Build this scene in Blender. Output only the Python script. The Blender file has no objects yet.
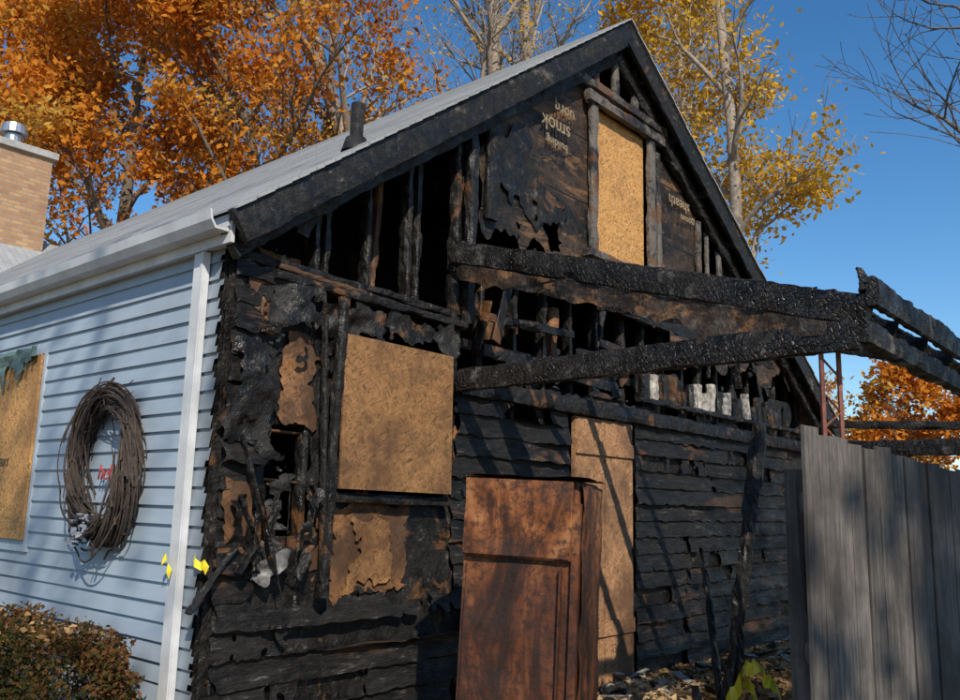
import bpy, math, random
import numpy as np
from mathutils import Vector, Matrix, noise
random.seed(7)
S=bpy.context.scene
# ---------------------------------------------------------------- helpers
def link(o,parent=None):
    S.collection.objects.link(o)
    if parent: o.parent=parent
    return o
def empty(name):
    e=bpy.data.objects.new(name,None); link(e); return e
def mobj(name,v,f,mat,parent=None,smooth=False):
    me=bpy.data.meshes.new(name); me.from_pydata([tuple(a) for a in v],[],f); me.update()
    if mat: me.materials.append(mat)
    if smooth: me.polygons.foreach_set('use_smooth',[True]*len(me.polygons))
    return link(bpy.data.objects.new(name,me),parent)
def nz(x,y=0,z=0): return noise.noise(Vector((x,y,z)))
def fbm(x,y,z=0,o=3): return noise.fractal(Vector((x,y,z)),1.0,2.0,o)
class MB:
    def __init__(s): s.v=[]; s.f=[]
    def add(s,v,f):
        b=len(s.v); s.v+=v; s.f+=[tuple(i+b for i in q) for q in f]
    def box(s,x0,x1,y0,y1,z0,z1):
        s.add([Vector(p) for p in [(x0,y0,z0),(x1,y0,z0),(x1,y1,z0),(x0,y1,z0),(x0,y0,z1),(x1,y0,z1),(x1,y1,z1),(x0,y1,z1)]],
              [(0,3,2,1),(4,5,6,7),(0,1,5,4),(1,2,6,5),(2,3,7,6),(3,0,4,7)])
    def beam(s,p0,p1,w,h,rough=.012,seg=.04,up=(0,0,1),taper=1.0,chip=.35):
        p0=Vector(p0);p1=Vector(p1);d=(p1-p0);L=d.length;d.normalize()
        up=Vector(up)
        if abs(d.dot(up))>.97: up=Vector((0,1,0))
        a=d.cross(up).normalized(); b=a.cross(d).normalized()
        n=max(2,int(L/seg)); base=[(-1,-1),(-.33,-1),(.33,-1),(1,-1),(1,-.33),(1,.33),(1,1),(.33,1),(-.33,1),(-1,1),(-1,.33),(-1,-.33)]
        sd=random.random()*50; V=[];Fc=[];nb=12
        for i in range(n+1):
            t=i/n; c=p0+d*(L*t); k=1+(taper-1)*t
            for j,(x,y) in enumerate(base):
                q=c+a*(x*w/2*k)+b*(y*h/2*k)
                g=nz(q.x*5+sd,q.y*5,q.z*5)+.7*nz(q.x*22+sd,q.y*22,q.z*22)+.4*nz(q.x*55,q.y*55+sd,q.z*55)
                rr=g*rough*.75
                corner=abs(x)==1 and abs(y)==1
                cc=nz(L*t*5+sd,j*1.7+sd)
                if corner: rr-=.004+max(0,cc+.1)*min(w,h)*.35
                elif cc>chip: rr-=(cc-chip)*min(w,h)*.5
                dirv=(a*x+b*y).normalized()
                V.append(q+dirv*rr)
        for i in range(n):
            for j in range(nb):
                k=(j+1)%nb; Fc.append((i*nb+j,i*nb+k,(i+1)*nb+k,(i+1)*nb+j))
        Fc.append(tuple(range(nb-1,-1,-1))); Fc.append(tuple(n*nb+j for j in range(nb)))
        s.add(V,Fc)
    def tube(s,pts,rad,n=5,cap=False):
        V=[];Fc=[];m=len(pts); 
        ref=Vector((.31,.17,.93))
        for i,p in enumerate(pts):
            d=(pts[min(i+1,m-1)]-pts[max(i-1,0)])
            if d.length<1e-6: d=Vector((0,0,1))
            d.normalize()
            rr=ref if abs(d.dot(ref))<.95 else Vector((1,0,0))
            a=d.cross(rr).normalized(); b=d.cross(a)
            for j in range(n):
                th=2*math.pi*j/n; V.append(p+(a*math.cos(th)+b*math.sin(th))*rad[i])
        for i in range(m-1):
            for j in range(n):
                k=(j+1)%n; Fc.append((i*n+j,i*n+k,(i+1)*n+k,(i+1)*n+j))
        if cap: Fc.append(tuple(range(n-1,-1,-1))); Fc.append(tuple((m-1)*n+j for j in range(n)))
        s.add(V,Fc)
    def obj(s,name,mat,parent=None,smooth=False): return mobj(name,s.v,s.f,mat,parent,smooth)

# ---------------------------------------------------------------- materials
def M(name):
    m=bpy.data.materials.new(name); m.use_nodes=True; nt=m.node_tree
    b=nt.nodes['Principled BSDF']; return m,nt,b
def N(nt,t,**k):
    n=nt.nodes.new(t)
    for a,v in k.items():
        if a in n.inputs: n.inputs[a].default_value=v
        else: setattr(n,a,v)
    return n
def coords(nt,scale=(1,1,1),rot=(0,0,0)):
    tc=N(nt,'ShaderNodeTexCoord'); out=tc.outputs['Object']
    if rot!=(0,0,0):
        m0=N(nt,'ShaderNodeMapping'); m0.inputs['Rotation'].default_value=rot; nt.links.new(out,m0.inputs[0]); out=m0.outputs[0]
    if scale==(1,1,1): return out
    mp=N(nt,'ShaderNodeMapping'); mp.inputs['Scale'].default_value=scale
    nt.links.new(out,mp.inputs['Vector']); return mp.outputs[0]
def ntex(nt,vec,scale,detail=5,rough=.6,dist=0):
    n=N(nt,'ShaderNodeTexNoise'); n.inputs['Scale'].default_value=scale; n.inputs['Detail'].default_value=min(detail,4)
    n.inputs['Roughness'].default_value=rough; n.inputs['Distortion'].default_value=dist
    nt.links.new(vec,n.inputs['Vector']); return n.outputs[0]
def ramp(nt,fac,stops):
    r=N(nt,'ShaderNodeValToRGB'); e=r.color_ramp.elements
    while len(e)<len(stops): e.new(.5)
    for i,(p,c) in enumerate(stops):
        e[i].position=p; e[i].color=(c,c,c,1) if not hasattr(c,'__len__') else (*c,1)
    nt.links.new(fac,r.inputs[0]); return r.outputs[0]
def mix(nt,fac,a,b,mode='MIX'):
    m=N(nt,'ShaderNodeMixRGB',blend_type=mode)
    for i,s in enumerate((fac,a,b)):
        if isinstance(s,bpy.types.NodeSocket): nt.links.new(s,m.inputs[i])
        elif hasattr(s,'__len__'): m.inputs[i].default_value=(*s,1)
        else: m.inputs[i].default_value=s
    return m.outputs[0]
def bump(nt,b,h,strength=.5,dist=.01,prev=None):
    n=N(nt,'ShaderNodeBump'); n.inputs['Strength'].default_value=strength; n.inputs['Distance'].default_value=dist
    nt.links.new(h,n.inputs['Height'])
    if prev is not None: nt.links.new(prev,n.inputs['Normal'])
    nt.links.new(n.outputs[0],b.inputs['Normal']); return n.outputs[0]

def m_char(name,ash=.65,brown=.60,scale=40,stretch=(1,1,1),ashcol=(.13,.12,.11),base=(.0045,.004,.0037),crack=.5,warp=.05,browncol=(.13,.058,.022),nstr=(1,1,1),rmin=.28,bd=.018,fine=14):
    m,nt,b=M(name); vs=coords(nt,nstr)
    n2=ntex(nt,vs,fine,5,.78); n1=ntex(nt,vs,3.0,4,.72); n3=ntex(nt,vs,1.9,4,.70,.6)
    c=mix(nt,ramp(nt,n2,[(.44,0),(.62,1)]),base,(.018,.016,.014))
    c=mix(nt,ramp(nt,n2,[(.62,0),(.70,.65)]),c,(.17,.155,.14))
    c=mix(nt,ramp(nt,n1,[(ash,0),(ash+.08,.75)]),c,ashcol)
    c=mix(nt,ramp(nt,n3,[(brown,0),(brown+.05,.8)]),c,browncol)
    nt.links.new(c,b.inputs['Base Color'])
    nt.links.new(ramp(nt,n1,[(.35,rmin),(.62,.8)]),b.inputs['Roughness'])
    b.inputs['Specular IOR Level'].default_value=.45
    p_=None
    if crack>.15:
        v=coords(nt,stretch); v0=coords(nt)
        wn=N(nt,'ShaderNodeTexNoise'); wn.inputs['Scale'].default_value=6; wn.inputs['Detail'].default_value=1; nt.links.new(v0,wn.inputs['Vector'])
        sc=N(nt,'ShaderNodeVectorMath',operation='SCALE'); nt.links.new(wn.outputs['Color'],sc.inputs[0]); sc.inputs['Scale'].default_value=warp
        ad=N(nt,'ShaderNodeVectorMath',operation='ADD'); nt.links.new(v,ad.inputs[0]); nt.links.new(sc.outputs[0],ad.inputs[1])
        vor=N(nt,'ShaderNodeTexVoronoi',feature='DISTANCE_TO_EDGE'); vor.inputs['Scale'].default_value=scale
        nt.links.new(ad.outputs[0],vor.inputs['Vector'])
        p_=bump(nt,b,ramp(nt,vor.outputs['Distance'],[(0,0),(.10,1)]),crack,.008)
    bump(nt,b,n2,1.0,bd,p_)
    return m
CH=m_char('charred_wood',crack=.1,brown=.59)
CHB=m_char('charred_beam',ash=.58,scale=34,ashcol=(.13,.122,.115),crack=.9,brown=.70,stretch=(1,1,1),bd=.012)
CHR=m_char('charred_rake',ash=.62,crack=.1,brown=.64,nstr=(.8,1,1.2),base=(.006,.0055,.005))
CHS=m_char('charred_siding',ash=.65,brown=.58,crack=.1,nstr=(.35,1,1.8),browncol=(.085,.042,.019),rmin=.26,bd=.022,fine=16)
INT=m_char('burnt_interior',ash=.8,brown=.60,base=(.004,.004,.004),crack=.1)
def m_sheath():
    m,nt,b=M('scorched_sheathing'); v=coords(nt); vs=coords(nt,(.45,1,1.5))
    n1=ntex(nt,vs,1.6,8,.70,.5); n2=ntex(nt,v,14,8,.75); n3=ntex(nt,vs,3.4,8,.72,.5)
    c=mix(nt,ramp(nt,n1,[(.40,0),(.60,1)]),(.008,.0075,.007),(.060,.038,.024))
    c=mix(nt,ramp(nt,n3,[(.53,0),(.60,.85)]),c,(.18,.092,.040))
    c=mix(nt,ramp(nt,n2,[(.52,0),(.75,.6)]),c,(.10,.09,.08))
    c=mix(nt,ramp(nt,n2,[(.30,.85),(.46,0)]),c,(.008,.0075,.007))
    sp=N(nt,'ShaderNodeSeparateXYZ'); nt.links.new(v,sp.inputs[0])
    md=N(nt,'ShaderNodeMath',operation='PINGPONG'); nt.links.new(sp.outputs[2],md.inputs[0]); md.inputs[1].default_value=.305
    lt=N(nt,'ShaderNodeMath',operation='LESS_THAN'); nt.links.new(md.outputs[0],lt.inputs[0]); lt.inputs[1].default_value=.007
    c=mix(nt,lt.outputs[0],c,(.004,.004,.004))
    nt.links.new(c,b.inputs['Base Color']); b.inputs['Roughness'].default_value=.55; b.inputs['Specular IOR Level'].default_value=.35
    bump(nt,b,n2,.9,.02); return m
SH=m_sheath()
def m_osb(name='osb_board',light=(.56,.34,.13),dark=(.25,.13,.045),smoke=0.0):
    m,nt,b=M(name); cs=[]
    v=coords(nt)
    wn=N(nt,'ShaderNodeTexNoise'); wn.inputs['Scale'].default_value=30; wn.inputs['Detail'].default_value=1; nt.links.new(v,wn.inputs['Vector'])
    for rot,sc_ in (((.5,.5,0),(22,55,100)),((-.8,-.9,0),(26,55,110))):
        vv=coords(nt,sc_,rot); s=N(nt,'ShaderNodeVectorMath',operation='SCALE'); nt.links.new(wn.outputs['Color'],s.inputs[0]); s.inputs['Scale'].default_value=1.2
        a=N(nt,'ShaderNodeVectorMath',operation='ADD'); nt.links.new(vv,a.inputs[0]); nt.links.new(s.outputs[0],a.inputs[1])
        vo=N(nt,'ShaderNodeTexVoronoi'); vo.inputs['Scale'].default_value=1.0
        nt.links.new(a.outputs[0],vo.inputs['Vector']); sp=N(nt,'ShaderNodeSeparateXYZ'); nt.links.new(vo.outputs['Color'],sp.inputs[0]); cs.append(sp.outputs[0])
    k=ntex(nt,v,17,2)
    f=mix(nt,ramp(nt,k,[(.48,0),(.52,1)]),cs[0],cs[1])
    c=ramp(nt,f,[(0,tuple(.35*l for l in light)),(.2,tuple(.75*l for l in light)),(.6,light),(1,(min(1,light[0]*1.25),light[1]*1.3,light[2]*1.5))])
    s=ntex(nt,v,2.0,5,.72)
    c=mix(nt,ramp(nt,s,[(.48-smoke*.2,0),(.70-smoke*.2,.85)]),c,dark if smoke<.5 else (.03,.017,.010))
    nt.links.new(c,b.inputs['Base Color']); b.inputs['Roughness'].default_value=.75; bump(nt,b,f,.25,.002); return m
OSB=m_osb(light=(.26,.13,.046),dark=(.075,.034,.014),smoke=.2); OSB2=m_osb('osb_window',light=(.53,.275,.085),dark=(.24,.12,.045))  # OSB is the darker copy: dappled shade on the gable board put into its colour
PLY=m_osb('scorched_plywood',light=(.32,.145,.052),dark=(.12,.06,.03),smoke=.85)
def m_simple(name,col,rough=.6,var=.25,scale=6,metal=0,bm=.2,bd=.004,streak=(1,1,1)):
    m,nt,b=M(name); v=coords(nt,streak); n=ntex(nt,v,scale,5,.65)
    c=mix(nt,ramp(nt,n,[(.3,0),(.7,1)]),tuple(x*(1-var) for x in col),tuple(min(1,x*(1+var)) for x in col))
    nt.links.new(c,b.inputs['Base Color']); b.inputs['Roughness'].default_value=rough; b.inputs['Metallic'].default_value=metal
    if bm: bump(nt,b,n,bm,bd)
    return m
def m_blue():
    m,nt,b=M('blue_vinyl_siding'); v=coords(nt,(1,.6,6)); v0=coords(nt)
    n=ntex(nt,v,5,5); n2=ntex(nt,v0,1.3,6,.65)
    c=mix(nt,n,(.29,.36,.43),(.38,.45,.52)); c=mix(nt,ramp(nt,n2,[(.45,0),(.8,.65)]),c,(.20,.22,.24))
    tc=N(nt,'ShaderNodeSeparateXYZ'); nt.links.new(v0,tc.inputs[0])
    ad=N(nt,'ShaderNodeMath',operation='MULTIPLY_ADD'); nt.links.new(n2,ad.inputs[0]); ad.inputs[1].default_value=.5; nt.links.new(tc.outputs[1],ad.inputs[2])
    c=mix(nt,ramp(nt,ad.outputs[0],[(.20,.95),(.46,0)]),c,(.05,.048,.045))
    nt.links.new(c,b.inputs['Base Color']); b.inputs['Roughness'].default_value=.5; return m
BLUE=m_blue()
WHITE=m_simple('white_trim',(.56,.57,.58),.45,.18,4,bm=.1)
def m_roof():
    m,nt,b=M('grey_shingles'); v=coords(nt)
    br=N(nt,'ShaderNodeTexBrick'); br.inputs['Scale'].default_value=1; br.inputs['Brick Width'].default_value=.3; br.inputs['Row Height'].default_value=.13
    br.inputs['Mortar Size'].default_value=.006; br.inputs['Color1'].default_value=(.36,.37,.37,1); br.inputs['Color2'].default_value=(.26,.27,.28,1); br.inputs['Mortar'].default_value=(.12,.12,.12,1)
    mp=N(nt,'ShaderNodeMapping'); nt.links.new(v,mp.inputs[0]); mp.inputs['Rotation'].default_value=(0,0,math.pi/2)
    nt.links.new(mp.outputs[0],br.inputs['Vector'])
    n=ntex(nt,v,60,3); n2=ntex(nt,v,1.2,5); c=mix(nt,.5,br.outputs[0],mix(nt,n,(.20,.21,.22),(.44,.44,.44))); c=mix(nt,ramp(nt,n2,[(.45,0),(.7,.6)]),c,(.17,.17,.17))
    nt.links.new(c,b.inputs['Base Color']); b.inputs['Roughness'].default_value=.9; return m
ROOF=m_roof()
def m_brick():
    m,nt,b=M('chimney_brick'); v=coords(nt,(1,1,1),(math.pi/2,0,0)); n=ntex(nt,coords(nt),3,6)
    br=N(nt,'ShaderNodeTexBrick'); br.inputs['Scale'].default_value=1; br.inputs['Brick Width'].default_value=.22; br.inputs['Row Height'].default_value=.075
    br.inputs['Mortar Size'].default_value=.01; br.inputs['Color1'].default_value=(.52,.30,.14,1); br.inputs['Color2'].default_value=(.36,.18,.09,1); br.inputs['Mortar'].default_value=(.27,.24,.20,1)
    nt.links.new(v,br.inputs['Vector']); nt.links.new(mix(nt,ramp(nt,n,[(.4,0),(.8,.6)]),br.outputs[0],(.2,.12,.07)),b.inputs['Base Color']); b.inputs['Roughness'].default_value=.85; bump(nt,b,br.outputs['Fac'],.5,-.01); return m
BRICK=m_brick()
def m_rust():
    m,nt,b=M('rusted_steel'); v=coords(nt); vs=coords(nt,(1,1,.35))
    n1=ntex(nt,vs,3.0,5,.75,.8); n2=ntex(nt,v,22,5,.78); n3=ntex(nt,v,1.7,5,.6,.4)
    sp=N(nt,'ShaderNodeSeparateXYZ'); nt.links.new(v,sp.inputs[0])
    c=ramp(nt,n1,[(.34,(.02,.010,.006)),(.44,(.09,.030,.010)),(.52,(.22,.072,.020)),(.60,(.34,.14,.05)),(.72,(.26,.18,.12))])
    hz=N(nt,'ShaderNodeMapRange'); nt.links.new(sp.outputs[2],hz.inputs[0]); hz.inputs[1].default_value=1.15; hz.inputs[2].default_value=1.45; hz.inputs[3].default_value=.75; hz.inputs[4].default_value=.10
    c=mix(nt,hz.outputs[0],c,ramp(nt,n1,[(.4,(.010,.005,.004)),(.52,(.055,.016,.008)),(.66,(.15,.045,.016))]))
    c=mix(nt,ramp(nt,n2,[(.46,0),(.60,.8)]),c,(.02,.009,.006)); c=mix(nt,ramp(nt,n3,[(.54,0),(.66,.7)]),c,(.035,.016,.011))
    nt.links.new(c,b.inputs['Base Color']); nt.links.new(ramp(nt,n2,[(.3,.4),(.7,.8)]),b.inputs['Roughness']); b.inputs['Specular IOR Level'].default_value=.35
    bump(nt,b,n2,.6,.006); return m
RUST=m_rust()
def m_fence():
    m,nt,b=M('weathered_fence_wood'); v=coords(nt,(1,1,.06)); v0=coords(nt)
    n1=ntex(nt,v,55,5,.7); n2=ntex(nt,v0,2.5,5,.65); g=N(nt,'ShaderNodeNewGeometry')
    c=mix(nt,ramp(nt,n1,[(.3,0),(.7,1)]),(.055,.048,.042),(.22,.195,.17)); c=mix(nt,ramp(nt,n2,[(.4,0),(.62,.75)]),c,(.045,.037,.03))
    c=mix(nt,.8,c,ramp(nt,g.outputs['Random Per Island'],[(0,.45),(1,1.0)]),'MULTIPLY')
    nt.links.new(c,b.inputs['Base Color']); b.inputs['Roughness'].default_value=.85; bump(nt,b,n1,.5,.004); return m
FENCE=m_fence()
def m_leaf(name,cols,trans=.45):
    m=bpy.data.materials.new(name); m.use_nodes=True; nt=m.node_tree; nt.nodes.clear()
    out=N(nt,'ShaderNodeOutputMaterial'); g=N(nt,'ShaderNodeNewGeometry'); v=coords(nt); n=ntex(nt,v,.45,1)
    ad=N(nt,'ShaderNodeMath',operation='ADD'); s=N(nt,'ShaderNodeMath',operation='MULTIPLY'); s.inputs[1].default_value=.5
    nt.links.new(g.outputs['Random Per Island'],s.inputs[0]); r2=N(nt,'ShaderNodeMath',operation='MULTIPLY_ADD'); nt.links.new(n,r2.inputs[0]); r2.inputs[1].default_value=1.8; r2.inputs[2].default_value=-.62
    nt.links.new(s.outputs[0],ad.inputs[0]); nt.links.new(r2.outputs[0],ad.inputs[1])
    c=ramp(nt,ad.outputs[0],[(i/(len(cols)-1),q) for i,q in enumerate(cols)])
    d=N(nt,'ShaderNodeBsdfDiffuse'); t=N(nt,'ShaderNodeBsdfTranslucent'); mx=N(nt,'ShaderNodeMixShader'); mx.inputs[0].default_value=trans
    nt.links.new(c,d.inputs[0]); nt.links.new(c,t.inputs[0]); nt.links.new(d.outputs[0],mx.inputs[1]); nt.links.new(t.outputs[0],mx.inputs[2]); nt.links.new(mx.outputs[0],out.inputs[0]); return m
L_OAK=m_leaf('oak_autumn_leaves',[(.26,.09,.018),(.50,.16,.022),(.64,.23,.03),(.66,.30,.045),(.58,.38,.08)])
L_OAK2=m_leaf('green_orange_leaves',[(.16,.15,.03),(.38,.22,.035),(.56,.25,.035),(.64,.30,.045),(.6,.38,.08)])
L_YEL=m_leaf('yellow_leaves',[(.38,.22,.03),(.60,.34,.04),(.72,.43,.05),(.70,.48,.10)])
L_HEDGE=m_leaf('hedge_leaves',[(.025,.035,.012),(.05,.05,.016),(.12,.055,.022),(.17,.08,.03),(.06,.07,.02)],.15)
L_GREEN=m_leaf('shrub_leaves',[(.02,.04,.012),(.04,.08,.02),(.06,.11,.03)],.2)
L_LIT=m_leaf('fallen_leaves',[(.20,.11,.04),(.36,.21,.09),(.48,.32,.16),(.55,.42,.26)],.1)
L_DRY=m_simple('dry_leaves',(.2,.12,.05),.9,bm=0)
BARK=m_simple('bark',(.13,.105,.08),.9,.4,14,bm=0)
BARKL=m_simple('light_bark',(.27,.22,.17),.9,.4,14,bm=0)
# ---------------------------------------------------------------- camera
C=Vector((-2.6,-4.16,1.6)); yaw=math.radians(41.2); p=math.radians(10.2); ro=math.radians(1.4)
f=Vector((math.cos(yaw)*math.cos(p),math.sin(yaw)*math.cos(p),math.sin(p)))
r=Vector((math.sin(yaw),-math.cos(yaw),0)); u=r.cross(f)
r2=r*math.cos(ro)+u*math.sin(ro); u2=u*math.cos(ro)-r*math.sin(ro)
cam=bpy.data.cameras.new('camera'); cam.sensor_width=36; cam.lens=36*865/960; cam.clip_end=2000; cam.clip_start=.05
co=bpy.data.objects.new('camera',cam); S.collection.objects.link(co)
mw=Matrix((( r2.x,u2.x,-f.x,C.x),(r2.y,u2.y,-f.y,C.y),(r2.z,u2.z,-f.z,C.z),(0,0,0,1))); co.matrix_world=mw; S.camera=co
# ---------------------------------------------------------------- light
sd=Vector((-.564,-.827)).normalized(); el=math.radians(38)
sv=Vector((sd.x*math.cos(el),sd.y*math.cos(el),math.sin(el)))
sl=bpy.data.lights.new('sun','SUN'); sl.energy=5.0; sl.angle=math.radians(.5); sl.color=(1,.91,.78)
so=bpy.data.objects.new('sun',sl); S.collection.objects.link(so); so.rotation_euler=sv.to_track_quat('Z','Y').to_euler(); so.location=(-10,-15,15)
W=bpy.data.worlds.new('World'); S.world=W; W.use_nodes=True; nt=W.node_tree
sk=nt.nodes.new('ShaderNodeTexSky'); sk.sky_type='NISHITA'; sk.sun_disc=False; sk.sun_elevation=el; sk.sun_rotation=math.atan2(sv.x,sv.y); sk.ozone_density=3.0; sk.dust_density=.2; sk.air_density=1.05
hs=nt.nodes.new('ShaderNodeHueSaturation'); hs.inputs['Saturation'].default_value=1.28; hs.inputs['Value'].default_value=1.05
nt.links.new(sk.outputs[0],hs.inputs['Color']); nt.links.new(hs.outputs[0],nt.nodes['Background'].inputs[0]); nt.nodes['Background'].inputs[1].default_value=.135
S.view_settings.view_transform='Standard'; S.view_settings.look='None'; S.view_settings.exposure=0
# ---------------------------------------------------------------- ground
def m_ground():
    m,nt,b=M('leafy_ground'); v=coords(nt); n1=ntex(nt,v,1.2,6); n2=ntex(nt,v,22,6,.75)
    c=mix(nt,ramp(nt,n2,[(.35,0),(.65,1)]),(.07,.055,.03),(.32,.21,.11)); c=mix(nt,ramp(nt,n1,[(.55,0),(.7,1)]),c,(.06,.085,.03))
    nt.links.new(c,b.inputs['Base Color']); b.inputs['Roughness'].default_value=.95; bump(nt,b,n2,.8,.03); return m
mobj('ground',[(-600,-600,0),(600,-600,0),(600,600,0),(-600,600,0)],[(0,1,2,3)],m_ground())
# ---------------------------------------------------------------- house
H=empty('burned_house')
EZ=3.25; AX=3.95; AZ=6.19; SLL=(AZ-EZ)/AX; WX=8.7; SLR=.65; EX=-.08
def rz(x): return EZ+SLL*x if x<AX else AZ-SLR*(x-AX)
def lap_rows(z0,z1,L,k=4):
    rows=[];z=z0
    while z<z1-1e-4:
        for i in range(k+1):
            t=i/k; rows.append((min(z+L*(t*.985+.0075),z1),t,int(round(z/L))))
        z+=L
    return rows
def gridwall(name,us,rows,pos,keep,mat,parent=H,smooth=False,relax=3):
    V=[];F=[];nu=len(us)
    for (v,t,k) in rows:
        for a in us: V.append(Vector(pos(a,v,t,k)))
    for j in range(len(rows)-1):
        for i in range(nu-1):
            a=(us[i]+us[i+1])/2; v=(rows[j][0]+rows[j+1][0])/2
            if keep(a,v,rows[j][2]): F.append((j*nu+i,j*nu+i+1,(j+1)*nu+i+1,(j+1)*nu+i))
    if relax:
        ec={}
        for q in F:
            for a in range(4):
                e=(q[a],q[(a+1)%4]); e=(min(e),max(e)); ec[e]=ec.get(e,0)+1
        nb={}
        for (a,b_),c in ec.items():
            if c==1: nb.setdefault(a,[]).append(b_); nb.setdefault(b_,[]).append(a)
        nb={a:b_ for a,b_ in nb.items() if len(b_)==2}
        for _ in range(relax):
            new={a:(V[a]*.4+(V[q[0]]+V[q[1]])*.3) for a,q in nb.items()}
            for a,q in new.items(): V[a]=q
    used=sorted({i for q in F for i in q}); mp={o:i for i,o in enumerate(used)}
    return mobj(name,[V[i] for i in used],[tuple(mp[i] for i in q) for q in F],mat,parent,smooth)
def inr(x,z,x0,x1,z0,z1,rg=.05,s=6):
    e=fbm(x*s,z*s,3.3)*rg+nz(x*25,z*25)*rg*.35
    return x0-e<x<x1+e and z0-e<z<z1+e
def pos_s(x,z,t,k):
    w=nz(x*1.3,k*7.1)*.012+nz(x*6,k*3.7,t)*.006+nz(x*18,z*14)*.004
    curl=max(0,nz(x*.8+9,k*5.3)-.2)*.14*(1-t)
    return (x+nz(x*20,z*20)*.008,-.006-.022*(1-t)+w-curl,z+nz(x*3,k*9.)*.014+(1-t)*nz(x*9,k*4.)*.02)
def keep_s(x,z,k):
    if inr(x,z,.30,1.9,1.0,3.3,.10,4): return False
    if inr(x,z,3.28,4.32,-1,2.42,.01): return False
    top=2.95 if x<1.9 else 2.55+fbm(x*2,1.7)*.12
    if z>top+nz(x*8,3)*.06: return False
    if x<.03+abs(nz(k*3.1,1))*.06+nz(z*15,2)*.02: return False
    if nz(x*1.1+4,k*4.9)>.36+.2*nz(x*6,k)+.15*nz(x*20,z*20): return False
    if inr(x,z,5.2,6.2,.9,1.25,.2,4) and nz(x*3,k)>.0: return False
    return True
us=list(np.arange(0,2.4,.018))+list(np.arange(2.4,WX+.01,.03))
gridwall('charred_lap_siding',us,lap_rows(0,3.0,.15,6),pos_s,keep_s,CHS,relax=2)
rows=[(z,0,0) for z in np.arange(0,3.0,.04)]
def keep_b(x,z,k):
    if inr(x,z,.36,.66,1.42,2.02,.06): return False
    if inr(x,z,.84,1.86,1.6,3.2,.04): return False
    if inr(x,z,1.84,3.2,2.05,3.2,.22,3): return False
    if inr(x,z,.28,1.9,2.72,3.2,.05): return False
    if z>2.5 and x>1.9+.5: return fbm(x*2.2,z*2.2,8)>.15
    if inr(x,z,3.3,4.3,-1,2.4,.0): return False
    return True
gridwall('wall_backing',list(np.arange(0.02,WX,.04)),rows,lambda x,z,t,k:(x,.03+fbm(x*3,z*3)*.006,z),keep_b,CH)
def patch(name,x0,x1,z0,z1,y,mat,rg=.08,c=.013,dist=.02):
    gridwall(name,list(np.arange(x0-.1,x1+.1,c)),[(z,0,0) for z in np.arange(z0-.1,z1+.1,c)],lambda x,z,t,k:(x+nz(x*30,z*30)*.006,y+fbm(x*3,z*3,5)*dist,z+nz(x*30,z*30,4)*.006),
      lambda x,z,k:inr(x,z,x0+.02,x1-.02,z0+.02,z1-.02,rg,5),mat,relax=1)
patch('exposed_plywood',.40,.66,2.03,2.62,.005,PLY)
patch('exposed_plywood',.70,1.5,1.02,1.62,.012,PLY,.12)
patch('exposed_plywood',1.0,1.3,1.1,1.5,-.01,OSB,.1)
patch('exposed_plywood',.07,.30,1.28,1.75,-.03,PLY,.12)
patch('exposed_plywood',.12,.30,2.55,2.95,-.02,PLY,.12)
patch('exposed_plywood',1.85,2.2,1.7,2.2,.02,PLY,.2)
patch('scorched_flap',.56,1.0,2.5,2.85,-.05,CH,.2,.013,.08)
patch('scorched_flap',.95,1.8,2.68,2.86,-.05,CH,.16,.013,.08)
patch('scorched_flap',.05,.32,1.9,2.5,-.05,CH,.16,.013,.06)
patch('scorched_flap',.30,.56,2.6,2.95,-.06,CH,.2,.013,.06)
# gable sheathing
def keep_g(x,z,k):
    if z>rz(x)-.06: return False
    bot=3.42+fbm(x*2.4,5)*.25+nz(x*11,2)*.08
    if x<3.3: bot+=.30
    if x>5: bot-=.25
    if z<bot: return False
    if x<2.12+fbm(z*3,7)*.08: return False
    if 3.62<x<4.62 and 3.88<z<5.24: return False
    if 3.62<x<4.45 and 5.45<z<5.95: return False
    if inr(x,z,5.62,6.1,4.0,4.62,.05): return False
    if inr(x,z,2.7,3.15,3.82,4.0,.25,4): return False
    if fbm(x*1.7,z*1.7,11)>.62: return False
    return True
gridwall('gable_sheathing',list(np.arange(2.0,WX,.025)),[(z,0,0) for z in np.arange(2.9,AZ,.025)],
   lambda x,z,t,k:(x+nz(x*25,z*25)*.010,.0+fbm(x*1.5,z*1.5,2)*.02+.006*nz(x*9,z*9)-max(0,3.75-z)*.12*max(0,nz(x*3,1)+.3),z+nz(x*25,z*25,6)*.010),keep_g,SH,relax=1)
gridwall('peeling_felt',list(np.arange(2.2,8,.022)),[(z,0,0) for z in np.arange(3.5,AZ,.022)],
   lambda x,z,t,k:(x+nz(x*25,z*25)*.012,-.026+fbm(x*2.5,z*2.5,9)*.025,z+nz(x*25,z*25,6)*.012),
   lambda x,z,k:keep_g(x,z,k) and z<rz(x)-.2 and fbm(x*1.3+3,z*1.3,21)+.12*nz(x*12,z*12)>.26 and not(3.4<x<4.85 and 3.7<z<6.1),CH,relax=1)
fr=MB()
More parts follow.
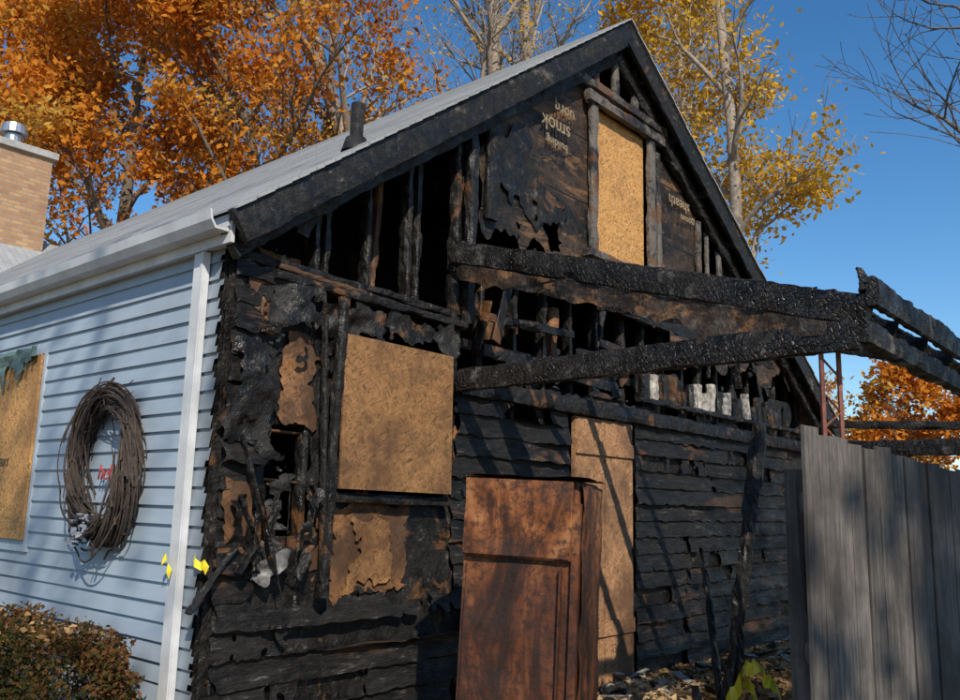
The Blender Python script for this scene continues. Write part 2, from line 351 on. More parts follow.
for x,zb,off in [(.10,0,.0),(.62,1.0,.0),(.74,2.9,.05),(1.12,2.9,.08),(1.47,2.9,.06),(1.62,2.9,.12),(1.9,0,.0),(2.02,2.9,.03),(.36,2.9,.3),(2.3,2.2,.1),(2.7,2.2,.1),(3.1,2.2,.1),(3.5,2.4,.1),(3.9,2.4,.1),(4.35,0,.1),(4.7,2.4,.1),(5.1,2.4,.1),(5.5,2.4,.1),(5.9,2.4,.1),(6.3,2.4,.1),(6.7,2.4,.1),(7.1,2.4,.1),(7.5,2.4,.1),(7.9,2.4,.1),(8.3,2.4,.1),(8.6,0,.1)]:
    zt=min(rz(x)-.1,3.6 if x>2.2 else 9)
    fr.beam((x,.06+off,zb),(x+random.uniform(-.02,.02),.06+off,zt),.05,.09,.014)
for (a,b,w,h) in [((.28,-.02,2.9),(1.95,-.02,2.88),.10,.06),((1.9,.02,3.46),(8.1,.02,3.36),.08,.12),((1.9,-.03,2.44),(9.6,-.03,2.42),.08,.13),((.05,.02,2.98),(1.9,.1,2.98),.09,.06),((4.3,-.06,2.6),(8.7,-.06,2.6),.06,.05),
                  ((.5,.03,3.2),(.62,.0,3.55),.05,.09),((.55,.2,3.45),(.35,.05,3.2),.05,.09),((1.9,.04,3.0),(3.4,.04,3.06),.04,.07),((2.2,.02,2.75),(4.1,.05,2.68),.05,.1)]:
    fr.beam(a,b,w,h,.016)
for i in range(26):
    x=random.uniform(2.0,7.6); z=random.uniform(2.6,3.3); L=random.uniform(.15,.6); a=random.choice([0,0,.2,1.3,1.5,-1.2])+random.gauss(0,.15)
    fr.beam((x,-.02+random.random()*.08,z),(x+L*math.cos(a),-.02+random.random()*.08,min(3.45,z+L*math.sin(a))),random.uniform(.01,.03),random.uniform(.03,.10),.012,.03)
fr.beam((1.98,-.03,2.9),(1.98,-.03,rz(2)-.15),.09,.07,.012)
fr.beam((2.2,-.04,3.75),(2.2,-.04,4.6),.13,.05,.012)
fr.obj('wall_framing',CH,H)
tr=MB()
tr.beam((3.58,-.05,3.78),(3.58,-.05,5.28),.10,.06,.006); tr.beam((4.60,-.05,3.78),(4.60,-.05,5.22),.11,.06,.006)
tr.beam((4.78,-.03,3.9),(4.76,-.03,5.15),.07,.05,.006)
tr.beam((3.45,-.07,5.27),(4.80,-.07,5.27),.07,.10,.008); tr.beam((3.45,-.07,3.80),(4.75,-.07,3.80),.09,.07,.008)
tr.beam((3.10,-.08,5.40),(4.85,-.08,5.38),.06,.08,.008)
for x in (3.62,3.95,4.30): tr.beam((x,-.05,5.42),(x,-.05,min(5.98,rz(x)-.12)),.08,.05,.006)
tr.beam((3.52,-.06,5.66),(3.95,-.06,5.94),.04,.06,.006);tr.beam((4.38,-.06,5.66),(3.95,-.06,5.94),.04,.06,.006)
tr.beam((5.62,-.03,4.0),(5.62,-.03,4.66),.08,.05,.006);tr.beam((5.85,-.01,4.0),(5.85,-.01,4.6),.05,.05,.006);tr.beam((6.1,-.03,4.0),(6.1,-.03,4.45),.08,.05,.006)
TRIM=m_char('smoked_trim',ash=.44,brown=.54,ashcol=(.16,.14,.12),base=(.035,.031,.027),crack=.1)
tr.obj('window_trim',TRIM,H)
b=MB(); b.box(3.635,4.535,.0,.014,3.86,5.24); b.obj('attic_window_board',OSB2,H)
rk=MB()
def slopebeam(mb,x0,z0,x1,z1,y,w,h,rough=.012):
    mb.beam((x0,y,z0),(x1,y,z1),w,h,rough)
slopebeam(rk,EX,EZ+SLL*EX-.13,AX+.02,AZ-.14,-.19,.05,.20,.012)
slopebeam(rk,AX-.02,AZ-.14,9.2,AZ-SLR*(9.2-AX)-.13,-.19,.05,.20,.012)
slopebeam(rk,-.04,EZ-.26,AX,AZ-.32,-.06,.08,.16,.02)
slopebeam(rk,AX,AZ-.32,9.1,AZ-SLR*(9.1-AX)-.27,-.06,.08,.16,.02)
slopebeam(rk,.3,EZ-.05,AX,AZ-.25,.5,.06,.2,.02)
slopebeam(rk,.3,EZ-.05,AX,AZ-.25,1.1,.06,.2,.02)
for i in range(14):
    x=.0+i*.62; rk.beam((x,-.2,rz(x)-.2),(x,.2,rz(x)-.2),.06,.08,.01)
rk.obj('rake_boards',CHR,H)
def slab(name,x0,z0,x1,z1,y0,y1,th,mat):
    mb=MB(); V=[Vector(q) for q in [(x0,y0,z0-th),(x1,y0,z1-th),(x1,y1,z1-th),(x0,y1,z0-th),(x0,y0,z0),(x1,y0,z1),(x1,y1,z1),(x0,y1,z0)]]
    F=[(0,3,2,1),(4,5,6,7),(0,1,5,4),(1,2,6,5),(2,3,7,6),(3,0,4,7)]
    if x1<x0: F=[q[::-1] for q in F]
    mb.add(V,F); return mb.obj(name,mat,H)
slab('roof_deck',EX,EZ+SLL*EX-.03,AX-.003,AZ-.03,-.21,13.2,.05,CH)
slab('roof_deck',9.1,AZ-SLR*(9.1-AX)-.03,AX+.003,AZ-.03,-.21,13.2,.05,CH)
def courses(name,x0,z0,x1,z1,y0,y1):
    mb=MB(); L=math.hypot(x1-x0,z1-z0); n=int(L/.14); dx=(x1-x0)/n; dz=(z1-z0)/n
    for i in range(n):
        a=(x0+dx*i,z0+dz*i); c=(a[0]+dx*1.02,a[1]+dz*1.02); o=.006; y0_=y0+random.uniform(-.004,.006)
        V=[(a[0],y0_,a[1]+o),(a[0],y1,a[1]+o),(c[0],y1,c[1]),(c[0],y0_,c[1]),(a[0],y0_,a[1]-.012),(a[0],y1,a[1]-.012),(c[0],y0_,c[1]-.018)]
        F=[(0,1,2,3),(0,4,5,1),(0,3,6,4)]
        if dx>0: F=[q[::-1] for q in F]
        mb.add([Vector(q) for q in V],F)
    mb.obj(name,ROOF,H)
courses('roof_shingles',EX-.04,EZ+SLL*(EX-.04),AX,AZ,-.235,13.2)
courses('roof_shingles',9.14,AZ-SLR*(9.14-AX),AX,AZ,-.235,13.2)
wg=MB(); V=[Vector(q) for q in [(-.3,8.6,3.25),(9.1,8.6,3.25),(9.1,13.2,6.5),(-.3,13.2,6.5),(9.1,17.8,3.25),(-.3,17.8,3.25)]]
wg.add(V,[(0,1,2,3),(3,2,4,5)]); wg.obj('wing_roof',ROOF,H)
wl=MB(); wl.add([Vector(q) for q in [(0,13.0,0),(0,17.4,0),(0,17.4,3.4),(0,13.2,6.4),(0,13.0,6.2)]],[(0,1,2,3,4)]); wl.box(0,8.7,17.2,17.4,0,3.4); wl.obj('rear_walls',BLUE,H)
def pos_l(y,z,t,k): return (-.004-.016*(1-t)+.004*nz(y*.8,k*2.),y,z+.002*nz(y*1.1,k*3.))
def keep_l(y,z,k):
    if y<.04+.05*abs(nz(z*5,2))+.03*nz(z*20,k): return False
    if 2.30<y<3.66 and 1.31<z<2.57: return False
    return True
gridwall('blue_lap_siding',[0,.03,.06,.09,.12,.15,.2,.5,.8,1.1,1.4,1.7,2.0,2.3,2.31,3.0,3.65,3.67,5,7,9,11,13],lap_rows(.3,3.16,.105,3),pos_l,keep_l,BLUE,relax=0)
lw=MB(); lw.box(.01,.10,.06,13,0.0,3.12); lw.box(8.6,8.7,.12,13,0,3.05); lw.obj('side_walls',CH,H)
fd=MB(); fd.box(-.02,.005,.05,13,0,.3); fd.obj('foundation',m_simple('concrete',(.3,.29,.27),.9),H)
wb=MB(); wb.box(-.045,-.026,2.28,3.66,1.29,2.60); wb.obj('window_board',OSB2,H)
wt=MB(); wt.box(-.024,.0,2.24,2.28,1.25,2.62); wt.box(-.024,.0,3.67,3.71,1.25,2.62); wt.box(-.03,.0,2.22,3.72,1.21,1.25);  wt.obj('window_frame',m_simple('pale_blue_trim',(.40,.47,.53),.5,.1),H)
V=[];F=[]
for i in range(34):
    for j in range(9):
        y=2.30+i*.045; z=2.66-j*.035*(1+.5*nz(i*.6,3))
        V.append((-.075-.03*nz(i*.5,j*.5),y,z))
for i in range(33):
    for j in range(8):
        if j<2+9*abs(nz(i*.45,9))*1.3: F.append((i*9+j,(i+1)*9+j,(i+1)*9+j+1,i*9+j+1))
mobj('torn_tarp',V,F,m_simple('teal_tarp',(.10,.16,.15),.6,.4,9),H)
g=MB()
GZ=.10; GX=.12
prof=[(-.20,3.05),(-.20,2.95),(-.285,2.95),(-.315,2.995),(-.325,3.05),(-.312,3.05),(-.303,3.0),(-.278,2.962),(-.21,2.962),(-.21,3.05)]
n=len(prof); V=[Vector((x+GX,y,z+GZ)) for y in (-.10,13) for x,z in prof]; F=[(i,(i+1)%n,n+(i+1)%n,n+i) for i in range(n)]; F.append(tuple(range(n-1,-1,-1)));F.append(tuple(range(n,2*n)))
g.add(V,F); g.box(-.078,-.055,-.12,13,2.99,3.15); g.box(-.054,-.001,-.05,13,3.0,3.015)
g.obj('gutter',WHITE,H)
d=MB(); d.box(-.06,-.024,.16,.27,.05,2.988); d.box(-.068,-.061,.165,.19,.05,2.988); d.obj('corner_trim',WHITE,H)
it=MB(); it.box(.1,8.6,2.4,2.5,0,3.05); it.box(.1,8.6,.3,8,2.80,2.88); it.box(3.0,3.1,.15,2.4,0,2.8)
it.add([Vector(q) for q in [(.3,2.6,2.9),(8.4,2.6,2.9),(AX,2.6,6.0)]],[(0,1,2)])
it.obj('interior_partition',INT,H)
ins=MB(); ins.beam((.30,.25,3.02),(.62,.3,3.0),.2,.22,.02); ins.beam((2.5,.3,3.0),(2.9,.3,3.1),.1,.2,.02); ins.beam((3.3,.2,2.7),(3.32,.2,3.3),.1,.08,.01); ins.beam((5.0,.2,2.6),(5.05,.2,3.2),.12,.05,.01); ins.beam((.36,.1,2.0),(.72,.1,2.0),.1,.02,.005);ins.beam((.36,.1,1.72),(.72,.1,1.70),.1,.02,.005)
ins.beam((1.3,.3,3.0),(1.34,.3,3.9),.05,.09,.01); ins.beam((.9,.5,3.0),(.9,.5,3.7),.05,.09,.01); ins.beam((.3,-.06,2.95),(1.0,-.07,2.91),.02,.035,.012)
ins.obj('unburnt_lumber',PLY,H)
bl=MB(); bc=MB(); x=4.45; i=0
while x<7.7:
    w=random.uniform(.06,.12); t=random.random()
    (bl if t<.35 else bc).beam((x,-.03,2.62),(x+random.uniform(-.02,.02),-.03,2.62+random.uniform(.14,.3)),w,.08,.012); x+=w+random.uniform(.03,.11)
bl.obj('soffit_blocks',m_simple('sooty_white',(.34,.31,.27),.7,.8,18),H); bc.obj('charred_blocks',CH,H)
wb=MB(); wb.box(-.48,.48,-.009,.009,-.475,.475); o=wb.obj('window_board',OSB,H); o.location=(1.28,-.09,2.15); o.rotation_euler=(math.radians(-1.5),math.radians(.6),math.radians(-1))
c=MB(); c.beam((.74,-.06,1.05),(.78,-.07,2.85),.06,.06,.012); c.beam((.74,-.045,1.2),(.66,-.045,2.7),.03,.05,.01); c.beam((.80,-.04,1.63),(1.8,-.04,1.62),.05,.06,.008); c.obj('window_casing',CH,H)
dg=MB()
for i in range(12):
    x=random.uniform(.12,.66); z=random.uniform(1.2,1.8); L=random.uniform(.08,.35); a=random.gauss(0,.8)
    dg.beam((x,-.04-random.random()*.05,z),(x+a*L,-.05-random.random()*.05,z-L),random.uniform(.015,.08),.006,.018,.02)
dg.beam((.12,-.07,1.95),(.40,-.12,1.1),.04,.015,.02)
dg.obj('hanging_debris',CH,H)
MELT=m_simple('melted_vinyl',(.10,.10,.10),.5,.9,16)
for i in range(3):
    x=.28+.12*i; z=1.12+.1*(i%2)
    patch('melted_siding',x,x+.05,z,z+.12,-.07,MELT,.10,.010,.10)
for i in range(6):
    x=random.uniform(.1,.6); z=random.uniform(1.1,1.9)
    patch('scorched_flap',x,x+random.uniform(.04,.14),z,z+random.uniform(.08,.25),-.06,CH,.2,.012,.12)
d=MB(); d.box(3.36,3.80,-.02,.02,.05,2.36); d.box(3.81,4.26,-.022,.018,.05,2.36); d.box(3.36,4.26,-.04,-.0225,2.05,2.17); d.box(3.36,4.26,-.04,-.0225,.55,.67)
d.obj('door',m_osb('door_plywood',light=(.38,.20,.09),dark=(.10,.05,.025),smoke=.4),H)
d=MB(); d.box(4.24,4.30,-.06,-.023,1.2,1.26); d.obj('door_latch',CH,H)
FT=m_simple('printed_tan',(.26,.20,.12),.8,.6,20)
def text(name,s,loc,rot,size,mat,parent,ex=.001,off=.0,shear=0):
    cu=bpy.data.curves.new(name,'FONT'); cu.body=s; cu.size=size; cu.extrude=ex; cu.offset=off; cu.shear=shear; o=bpy.data.objects.new(name,cu); cu.materials.append(mat); link(o,parent); o.location=loc; o.rotation_euler=rot; return o
up=(math.pi/2,math.pi,0)
for s,x,z,sz in [('smok',3.22,4.86,.19),('uorq',3.28,5.03,.15),('building',3.18,4.68,.10),('sheath',5.4,4.78,.17),('gypsum',5.5,4.63,.10)]:
    text('felt_print',s,(x,-.052,z),up,sz,FT,H,off=.001)
text('board_writing','E TERRY',(-.047,2.95,1.80),(math.pi/2,0,-math.pi/2),.085,CH,H)
v=MB(); zz=rz(.95); v.tube([Vector((.95,.1,zz-.05)),Vector((.95,.1,zz+.05)),Vector((.95,.1,zz+.05)),Vector((.95,.1,zz+.30)),Vector((.95,.1,zz+.30)),Vector((.95,.1,zz+.27))],[.10,.07,.045,.045,.036,.034],14); v.obj('vent_pipe',CH,H,True)
c=MB(); c.box(2.6,3.9,12.75,13.65,5,8.05); c.obj('chimney_stack',BRICK,H)
c=MB(); c.box(2.52,3.98,12.67,13.73,8.05,8.18); c.obj('chimney_cap',m_simple('cap',(.35,.34,.32)),H)
c=MB(); c.tube([Vector((3.3,13.2,8.1)),Vector((3.3,13.2,8.47))],[.16,.16],16,True); c.tube([Vector((3.3,13.2,8.49)),Vector((3.3,13.2,8.54)),Vector((3.3,13.2,8.67)),Vector((3.3,13.2,8.73))],[.24,.24,.22,.05],16,True); c.obj('flue_cap',m_simple('metal',(.5,.5,.5),.35,.3,metal=.8,bm=0),H)
# ---------------------------------------------------------------- carport
K=empty('burned_carport')
k=MB(); XE=1.84
k.beam((1.86,0,3.42),(XE,-2.85,2.60),.08,.16,.014); k.beam((1.86,.0,3.31),(1.86,-1.2,2.98),.05,.08,.014)
k.beam((1.84,.0,2.46),(XE,-2.8,2.49),.08,.16,.014)
k.beam((XE-.05,-2.88,2.69),(9.3,-2.86,2.60),.05,.14,.014); k.beam((XE-.02,-2.80,2.50),(9.3,-2.78,2.42),.10,.12,.014)
k.beam((XE+.05,-2.6,2.74),(9.3,-2.65,2.66),.14,.03,.014)
for x in (2.4,3.0,3.6): k.beam((x,-.1,3.36),(x+.05,-2.8,2.60),.045,.12,.014)
k.beam((8.8,0,2.42),(8.9,-2.85,2.42),.1,.2,.016); k.beam((8.8,0,2.75),(8.9,-2.85,2.62),.08,.1,.016)
k.beam((XE-.02,-2.86,2.70),(XE+.03,-2.80,2.84),.09,.04,.02,.02,taper=.4); k.beam((XE+.12,-2.86,2.72),(XE+.16,-2.80,2.80),.08,.03,.02,.02,taper=.5)
for i in range(16):
    t=random.random(); y=-2.7*t; z=3.46-.80*t; k.beam((1.86,y,z),(1.86+random.uniform(-.03,.03),y-random.uniform(.06,.2),z-.03+random.uniform(.0,.05)),.06,.03,.016,.03,taper=.4)
k.obj('carport_beams',CHB,K)
gridwall('end_infill',[-.05-i*.03 for i in range(90)],[(2.5+i*.025,0,0) for i in range(40)],lambda y,z,t,q:(1.82+fbm(y*3,z*3)*.03,y,z),
   lambda y,z,q: z<3.38+y*.29-.05 and (y<-1.95+fbm(y*4,z*4)*.5 or z>3.22+y*.29-.1*abs(fbm(y*5,2))),SH,K)
rp=MB(); 
for (x,y) in ((1.84,-2.60),(1.98,-2.64)): rp.tube([Vector((x,y,0)),Vector((x,y,2.44))],[.013,.013],6)
for i in range(13):
    z=.05+i*.18; rp.tube([Vector((1.84,-2.60,z)),Vector((1.98,-2.64,z+.09)),Vector((1.84,-2.60,z+.18))],[.007]*3,5)
rp.obj('lattice_post',m_simple('rusty_post',(.20,.07,.045),.7,.4,20),K)
rp=MB(); rp.beam((8.85,-2.8,0),(8.85,-2.8,2.3),.09,.09,.01); rp.obj('corner_post',CHB,K)
rp=MB(); rp.beam((2.42,-1.70,0.0),(2.80,-1.85,2.15),.10,.07,.02); rp.beam((2.75,-1.6,.0),(2.9,-1.4,1.2),.06,.03,.016); rp.obj('leaning_post',CHR,K)
# ---------------------------------------------------------------- refrigerator
R=empty('rusted_refrigerator')
def bev(o,w=.012):
    m=o.modifiers.new('b','BEVEL'); m.width=w; m.segments=3; return o
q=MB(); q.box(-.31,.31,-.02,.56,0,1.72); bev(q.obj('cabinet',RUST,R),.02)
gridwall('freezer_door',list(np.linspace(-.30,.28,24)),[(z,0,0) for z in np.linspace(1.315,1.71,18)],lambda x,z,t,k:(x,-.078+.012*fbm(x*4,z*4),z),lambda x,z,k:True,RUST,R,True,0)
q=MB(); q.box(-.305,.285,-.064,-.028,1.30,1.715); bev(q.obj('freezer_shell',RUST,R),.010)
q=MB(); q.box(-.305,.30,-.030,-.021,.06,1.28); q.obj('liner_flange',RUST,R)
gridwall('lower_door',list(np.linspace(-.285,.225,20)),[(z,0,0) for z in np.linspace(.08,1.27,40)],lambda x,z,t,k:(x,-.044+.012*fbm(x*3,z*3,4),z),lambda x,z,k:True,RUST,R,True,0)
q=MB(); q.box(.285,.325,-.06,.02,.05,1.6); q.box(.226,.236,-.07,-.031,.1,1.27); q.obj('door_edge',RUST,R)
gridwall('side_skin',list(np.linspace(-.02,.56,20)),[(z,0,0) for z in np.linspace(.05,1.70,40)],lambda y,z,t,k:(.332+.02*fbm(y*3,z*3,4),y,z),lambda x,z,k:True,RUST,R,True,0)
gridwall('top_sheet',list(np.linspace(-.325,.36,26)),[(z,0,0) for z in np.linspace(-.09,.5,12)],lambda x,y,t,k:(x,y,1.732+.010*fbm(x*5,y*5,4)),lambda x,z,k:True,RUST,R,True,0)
for x in (-.25,.25):
    q=MB(); q.tube([Vector((x,.0,-.03)),Vector((x,.0,.02))],[.02,.02],8,True); q.obj('foot',RUST,R)
R.location=(1.06,-1.22,.03); R.rotation_euler=(math.radians(-1),math.radians(1.6),yaw-math.pi/2-math.radians(18))
# ---------------------------------------------------------------- fence
FN=empty('wood_fence')
a=Vector((1.28,-2.70,0)); bnd=Vector((2.96,-2.95,0)); dr=(bnd-a).normalized(); nn=Vector((dr.y,-dr.x,0))
if nn.y>0: nn=-nn
mb=MB(); s=0; L=(bnd-a).length
while s<6:
    w=.135; top=1.975-.11*min(1,s/L)+random.uniform(-.018,.018); o=random.uniform(-.008,.008); tl=random.uniform(-.012,.012)
    c0=a+dr*s+nn*o; c1=a+dr*(s+w)+nn*(o+random.uniform(-.006,.006))
    V=[]
    for z,t in ((0.03,0),(top,tl)):
        for c_,m_ in ((c0,0),(c1,0),(c1,1),(c0,1)): V.append(c_-nn*(.018*m_)+dr*t+Vector((0,0,z+(random.uniform(-.006,.006) if z>1 else 0))))
    mb.add(V,[(0,1,5,4),(1,2,6,5),(2,3,7,6),(3,0,4,7),(4,5,6,7),(3,2,1,0)])
    s+=w+random.uniform(.004,.014)
mb.obj('pickets',FENCE,FN)
mb=MB()
for z in (.35,1.0,1.65): mb.beam(a+dr*.06-nn*.045+Vector((0,0,z)),a+dr*6-nn*.045+Vector((0,0,z)),.04,.09,.002,.3)
for s in (0.14,2.4,4.8): mb.beam(a+dr*s-nn*.12,a+dr*s-nn*.12+Vector((0,0,1.8)),.09,.09,.002,.3)
mb.obj('rails_and_posts',FENCE,FN)
# ---------------------------------------------------------------- wreath
WR=empty('twig_wreath'); mb=MB()
cy,cz=1.09,1.78
for i in range(260):
    a0=random.uniform(0,6.28); ln=random.uniform(.7,2.6); R0=random.gauss(0,.033); xo=random.gauss(0,.03); ph=random.uniform(0,6.28); pts=[]; n=max(6,int(ln*8))
    for j in range(n+1):
        t=a0+ln*j/n; tw=t*2.5+ph; rr=.35+R0+.04*math.cos(tw)
        if j==n: rr+=random.uniform(-.03,.06)
        pts.append(Vector((-.085+xo+.035*math.sin(tw),cy+rr*1.0*math.cos(t),cz+rr*1.18*math.sin(t))))
    rd=random.uniform(.003,.008); mb.tube(pts,[rd]*len(pts),4)
mb.obj('twigs',m_simple('twig',(.055,.040,.032),.85,.5,30,bm=0),WR)
text('greeting_word','hello',(-.06,1.20,1.70),(math.pi/2,0,-math.pi/2),.14,m_simple('red_paint',(.45,.05,.05),.5,.2,bm=0),WR,.004,-.002,.3)
mb=MB()
for i in range(26):
    y=random.uniform(1.0,1.28); z=random.uniform(1.30,1.48); mb.beam((-.16,y,z),(-.17,y+random.uniform(-.05,.05),z+random.uniform(-.05,.05)),.035,.006,.01,.02)
mb.obj('faded_flowers',m_simple('faded_cloth',(.24,.26,.30),.8,.6,30),WR)
# ---------------------------------------------------------------- caution tape
TAPE=m_simple('yellow_tape',(.80,.62,.03),.4,.15,12,bm=0)
def ribbon(name,pts,w,par=None):
    V=[];F=[]
    for i,q in enumerate(pts):
        q=Vector(q); a=i*.8; off=Vector((math.cos(a)*.3,.2*math.sin(a),abs(math.cos(a*.6))+.25)).normalized()*w/2
        V+= [q-off,q+off]
    for i in range(len(pts)-1): F.append((2*i,2*i+1,2*i+3,2*i+2))
    return mobj(name,V,F,TAPE,par)
ribbon('caution_tape',[(-.075,.29,1.30),(-.10,.27,1.26),(-.09,.25,1.29),(-.08,.22,1.24),(-.10,.2,1.19)],.04)
ribbon('caution_tape',[(-.04,.05,1.30),(-.05,.03,1.27),(-.03,.0,1.25),(-.02,-.04,1.27),(-.04,-.05,1.23)],.045)
pts=[]; 
for i in range(26):
    t=i/25; pts.append((2.36+.42*t+.02*math.sin(i*1.1),-1.80-.22*t+.02*math.cos(i*.9),.46+.24*math.sin(t*3.6+.2)+.015*math.sin(i*2.)))
ribbon('caution_tape',pts,.075)
pts=[(2.50+.05*math.sin(i*.9)+.008*i,-1.86+.03*math.cos(i),.62-.035*i) for i in range(16)]
ribbon('caution_tape',pts,.075)
# ---------------------------------------------------------------- trees
def leafmesh(name,cent,size,mat,parent,seed=0,flat=0):
    rg=np.random.default_rng(seed); n=len(cent); cent=np.asarray(cent)
    a=rg.normal(size=(n,3)); 
    if flat: a[:,2]*=flat
    a/=np.linalg.norm(a,axis=1)[:,None]; b=rg.normal(size=(n,3)); 
    if flat: b[:,2]*=flat
    b-=a*(a*b).sum(1)[:,None]; b/=np.linalg.norm(b,axis=1)[:,None]
    s=(size*rg.uniform(.6,1.3,n))[:,None]
    V=np.stack([cent-a*s,cent-b*s*.55+a*s*.1,cent+a*s,cent+b*s*.55+a*s*.1],1).reshape(-1,3)
    me=bpy.data.meshes.new(name); me.vertices.add(4*n); me.vertices.foreach_set('co',V.ravel()); me.loops.add(4*n); me.loops.foreach_set('vertex_index',np.arange(4*n,dtype=np.int32))
    me.polygons.add(n); me.polygons.foreach_set('loop_start',np.arange(0,4*n,4,dtype=np.int32)); me.polygons.foreach_set('loop_total',np.full(n,4,dtype=np.int32)); me.update(calc_edges=True)
    me.materials.append(mat); return link(bpy.data.objects.new(name,me),parent)
def tree(name,base,h,r0,spread,leaf,nleaf,lsize,seed,bark=BARK,start=.35,lean=(0,0),levels=4,n1=18,upw=.5,ls=.35,wob=.10,cl=1.3,taper=.85,nsub=(7,6,5)):
    rnd=random.Random(seed); E=empty(name); mb=MB(); tips=[]
    def grow(p,d,L,rad,lev,nseg):
        pts=[p.copy()];rads=[rad];q=p.copy();dd=d.copy()
        for i in range(nseg):
            dd=(dd+Vector((rnd.gauss(0,1),rnd.gauss(0,1),rnd.gauss(0,1)+(.35 if lev else .2)))*(wob if lev==0 else .17)).normalized()
            q=q+dd*(L/nseg); pts.append(q.copy()); rads.append(max(.006,rad*(1-(.8 if lev else taper)*(i+1)/nseg)))
        mb.tube(pts,rads,8 if lev==0 else (6 if lev==1 else (4 if lev==2 else 3)))
        if lev>=2: tips.extend((x,lev) for x in pts[1:])
        if lev+1<levels:
            m=(n1,)+tuple(nsub); m=m[lev]
            for i in range(m):
                t=(start+(1-start)*(i+rnd.random())/m) if lev==0 else (.25+.75*(i+rnd.random())/m)
                k=min(nseg-1,int(t*nseg)); fr_=t*nseg-k; pp=pts[k].lerp(pts[k+1],min(1,fr_)); rr=rads[k]
                dv=(pts[k+1]-pts[k]).normalized(); az=rnd.uniform(0,6.28) if lev else i*2.4+rnd.uniform(-.4,.4)
                side=Vector((math.cos(az),math.sin(az),0 if lev==0 else rnd.uniform(-.5,.7)))
                nd=(dv*(upw if lev==0 else .65)+side*.8+Vector((0,0,.15))).normalized()
                if lev==0: LL=spread*(1.05-.6*((t-start)/(1-start))**1.3)*rnd.uniform(.75,1.15)
                else: LL=L*rnd.uniform(.35,.6)*(1.1-.4*t)
                grow(pp,nd,LL,rr*rnd.uniform(.42,.62),lev+1,[10,7,5,3][lev+1] if lev<3 else 3)
    grow(Vector(base),Vector((lean[0],lean[1],1)).normalized(),h,r0,0,12)
    mb.obj('trunk_and_branches',bark,E,True)
    if nleaf:
        rg=np.random.default_rng(seed); T=np.array([tuple(x) for x,l in tips])
        w=np.array([max(.01,.35+cl*nz(a[0]*.55,a[1]*.55,a[2]*.55+seed)) for a in T]); w/=w.sum(); idx=rg.choice(len(T),nleaf,p=w)
        leafmesh('foliage',T[idx]+rg.normal(size=(nleaf,3))*ls,lsize,leaf,E,seed)
    return E
tree('oak_tree',(9.4,21.5,0),19,.34,7.0,L_OAK,32000,.11,1,start=.28,n1=20,ls=.3,cl=1.8)
tree('oak_tree',(10.6,17.0,0),19,.30,6.0,L_OAK,28000,.10,2,start=.3,n1=20,ls=.28,cl=2)
tree('oak_tree',(13.6,17.6,0),14.6,.26,4.6,L_OAK2,20000,.10,3,start=.3,n1=18,ls=.28,cl=2)
tree('oak_tree',(3.5,26.5,0),19,.34,7.0,L_OAK,18000,.14,4,start=.3,n1=20,ls=.3,cl=2)
tree('bare_tree',(17.0,17.2,0),24,.42,7,L_YEL,900,.09,5,bark=BARKL,start=.34,n1=18,upw=1.4,ls=.2,taper=.7,wob=.06,nsub=(8,6,4))
tree('bare_tree',(18.4,14.6,0),24,.42,7,L_YEL,900,.09,6,bark=BARKL,start=.34,n1=18,upw=1.4,ls=.2,taper=.7,wob=.06,nsub=(8,6,4))
tree('bare_tree',(21.5,14.6,0),26,.44,7,L_YEL,1500,.09,7,bark=BARKL,start=.33,n1=18,upw=1.4,ls=.2,taper=.7,wob=.06,nsub=(8,6,4))
tree('maple_tree',(13.8,3.25,0),20,.19,4.4,L_YEL,17000,.08,8,bark=BARKL,start=.26,n1=17,upw=.9,lean=(.04,-.045),ls=.24,wob=.025,cl=2,taper=.7)
tree('maple_tree',(21.0,7.4,0),22,.28,5.5,L_YEL,8000,.09,9,bark=BARKL,start=.3,n1=15,upw=1.0,ls=.3,wob=.04,cl=2)
tree('bare_tree',(12.4,-3.0,0),14,.18,6.0,None,0,.1,10,start=.25,n1=20,upw=.7,nsub=(9,7,5))
tree('orange_tree',(44,7.6,0),8,.2,3.8,L_OAK,7000,.16,11,start=.2,n1=14)
tree('orange_tree',(52,14,0),9,.2,4.5,L_OAK2,7000,.18,12,start=.2,n1=14)
# unseen trees behind the viewer, added to dapple walls and fence with shade
tree('bare_tree',(-9.2,-11.5,0),19,.24,6.0,L_DRY,4500,.10,13,start=.35,n1=15,upw=.8,nsub=(7,5,4))
tree('oak_tree',(-5.2,-17.1,0),17,.24,3.9,L_DRY,6500,.14,14,start=.40,n1=15,upw=.6,nsub=(7,5,4),cl=2.2)
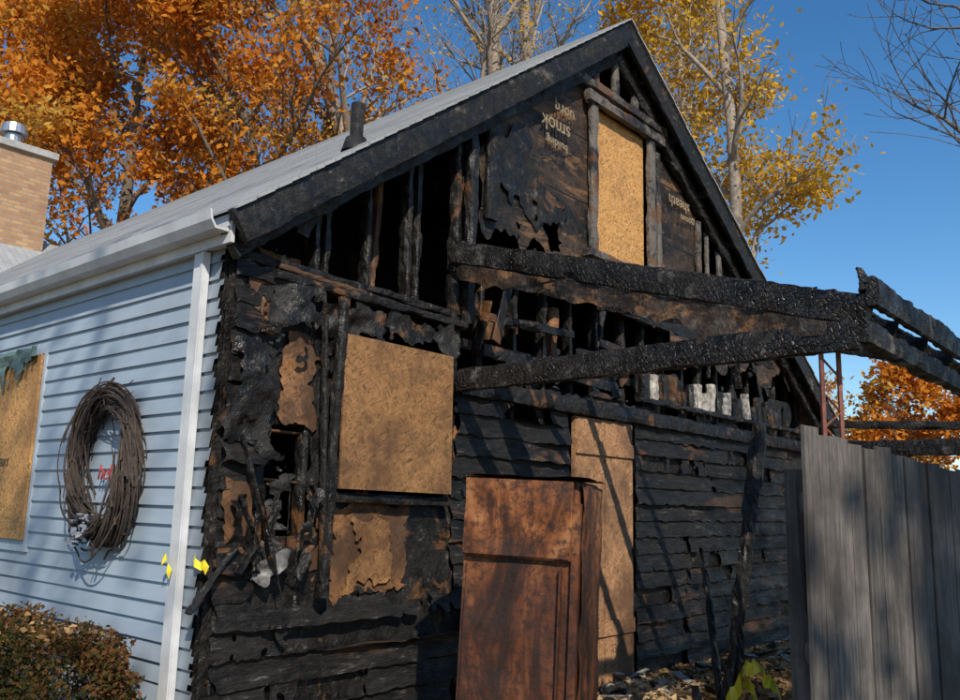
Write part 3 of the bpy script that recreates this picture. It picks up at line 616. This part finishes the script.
# ---------------------------------------------------------------- hedge, shrub, litter
def shrub(name,c,rad,n,size,mat,seed):
    E=empty(name); rg=np.random.default_rng(seed); P=rg.normal(size=(n,3)); P/=np.linalg.norm(P,axis=1)[:,None]
    P=np.sign(P)*np.abs(P)**.6
    P*= (rg.uniform(.6,1.0,n)**.5)[:,None]
    k=np.array([1+.16*nz(a[0]*3,a[1]*3,a[2]*3+seed)+.10*nz(a[0]*9,a[1]*9,a[2]*9) for a in P])[:,None]; P=P*k*np.array(rad)+np.array(c)
    P=P[P[:,2]>.02]; leafmesh('foliage',P,size,mat,E,seed)
    mb=MB(); rnd=random.Random(seed)
    for i in range(60):
        q=Vector((c[0]+rnd.uniform(-.3,.3)*rad[0],c[1]+rnd.uniform(-.6,.6)*rad[1],0)); t=Vector((c[0]+rnd.uniform(-.6,.6)*rad[0],c[1]+rnd.uniform(-.7,.7)*rad[1],c[2]+rad[2]*rnd.uniform(.4,.85)))
        mb.tube([q,q.lerp(t,.5)+Vector((rnd.uniform(-.05,.05),rnd.uniform(-.05,.05),.03)),t],[.010,.006,.003],4)
    mb.obj('stems',BARK,E)
    P2=np.stack([c[0]+rg.uniform(-.6,.6,160)*rad[0],c[1]+rg.uniform(-.75,.75,160)*rad[1],np.full(160,c[2]+rad[2]*.93)+rg.uniform(-.03,.03,160)],1); leafmesh('caught_leaves',P2,.025,L_LIT,E,seed,.5)
    return E
shrub('hedge',(-.55,1.15,.46),(.44,1.15,.48),34000,.016,L_HEDGE,21)
shrub('shrub',(-.40,3.2,.62),(.32,.5,.60),9000,.020,L_GREEN,22)
rg=np.random.default_rng(5); n=12000
P=np.stack([rg.uniform(-4,10,n),rg.uniform(-6,.0,n),rg.uniform(.008,.03,n)],1); Q=np.stack([rg.uniform(2.5,8,16000),-np.abs(rg.normal(0,.9,16000)),rg.uniform(.01,.18,16000)],1)
leafmesh('fallen_leaves',np.concatenate([P,Q]),.038,L_LIT,None,3,flat=.35)
mb=MB()
for i in range(60):
    x=random.uniform(2.2,8.5); y=-abs(random.gauss(0.1,.45)); L=random.uniform(.08,.5); an=random.uniform(0,6.28)
    mb.beam((x,y,.06+random.random()*.12),(x+L*math.cos(an),y+L*math.sin(an),.06+random.random()*.2),random.uniform(.02,.09),random.uniform(.01,.05),.012,.05)
mb.obj('charred_rubble',CH)
mb=MB()
for i in range(40):
    x=random.uniform(3.2,7.5); y=-abs(random.gauss(0.1,.4)); L=random.uniform(.06,.3); an=random.uniform(0,6.28)
    mb.beam((x,y,.10+random.random()*.1),(x+L*math.cos(an),y+L*math.sin(an),.10+random.random()*.15),random.uniform(.03,.12),random.uniform(.005,.02),.012,.05)
mb.obj('siding_scraps',m_simple('pale_scraps',(.26,.24,.21),.7,.7,14))
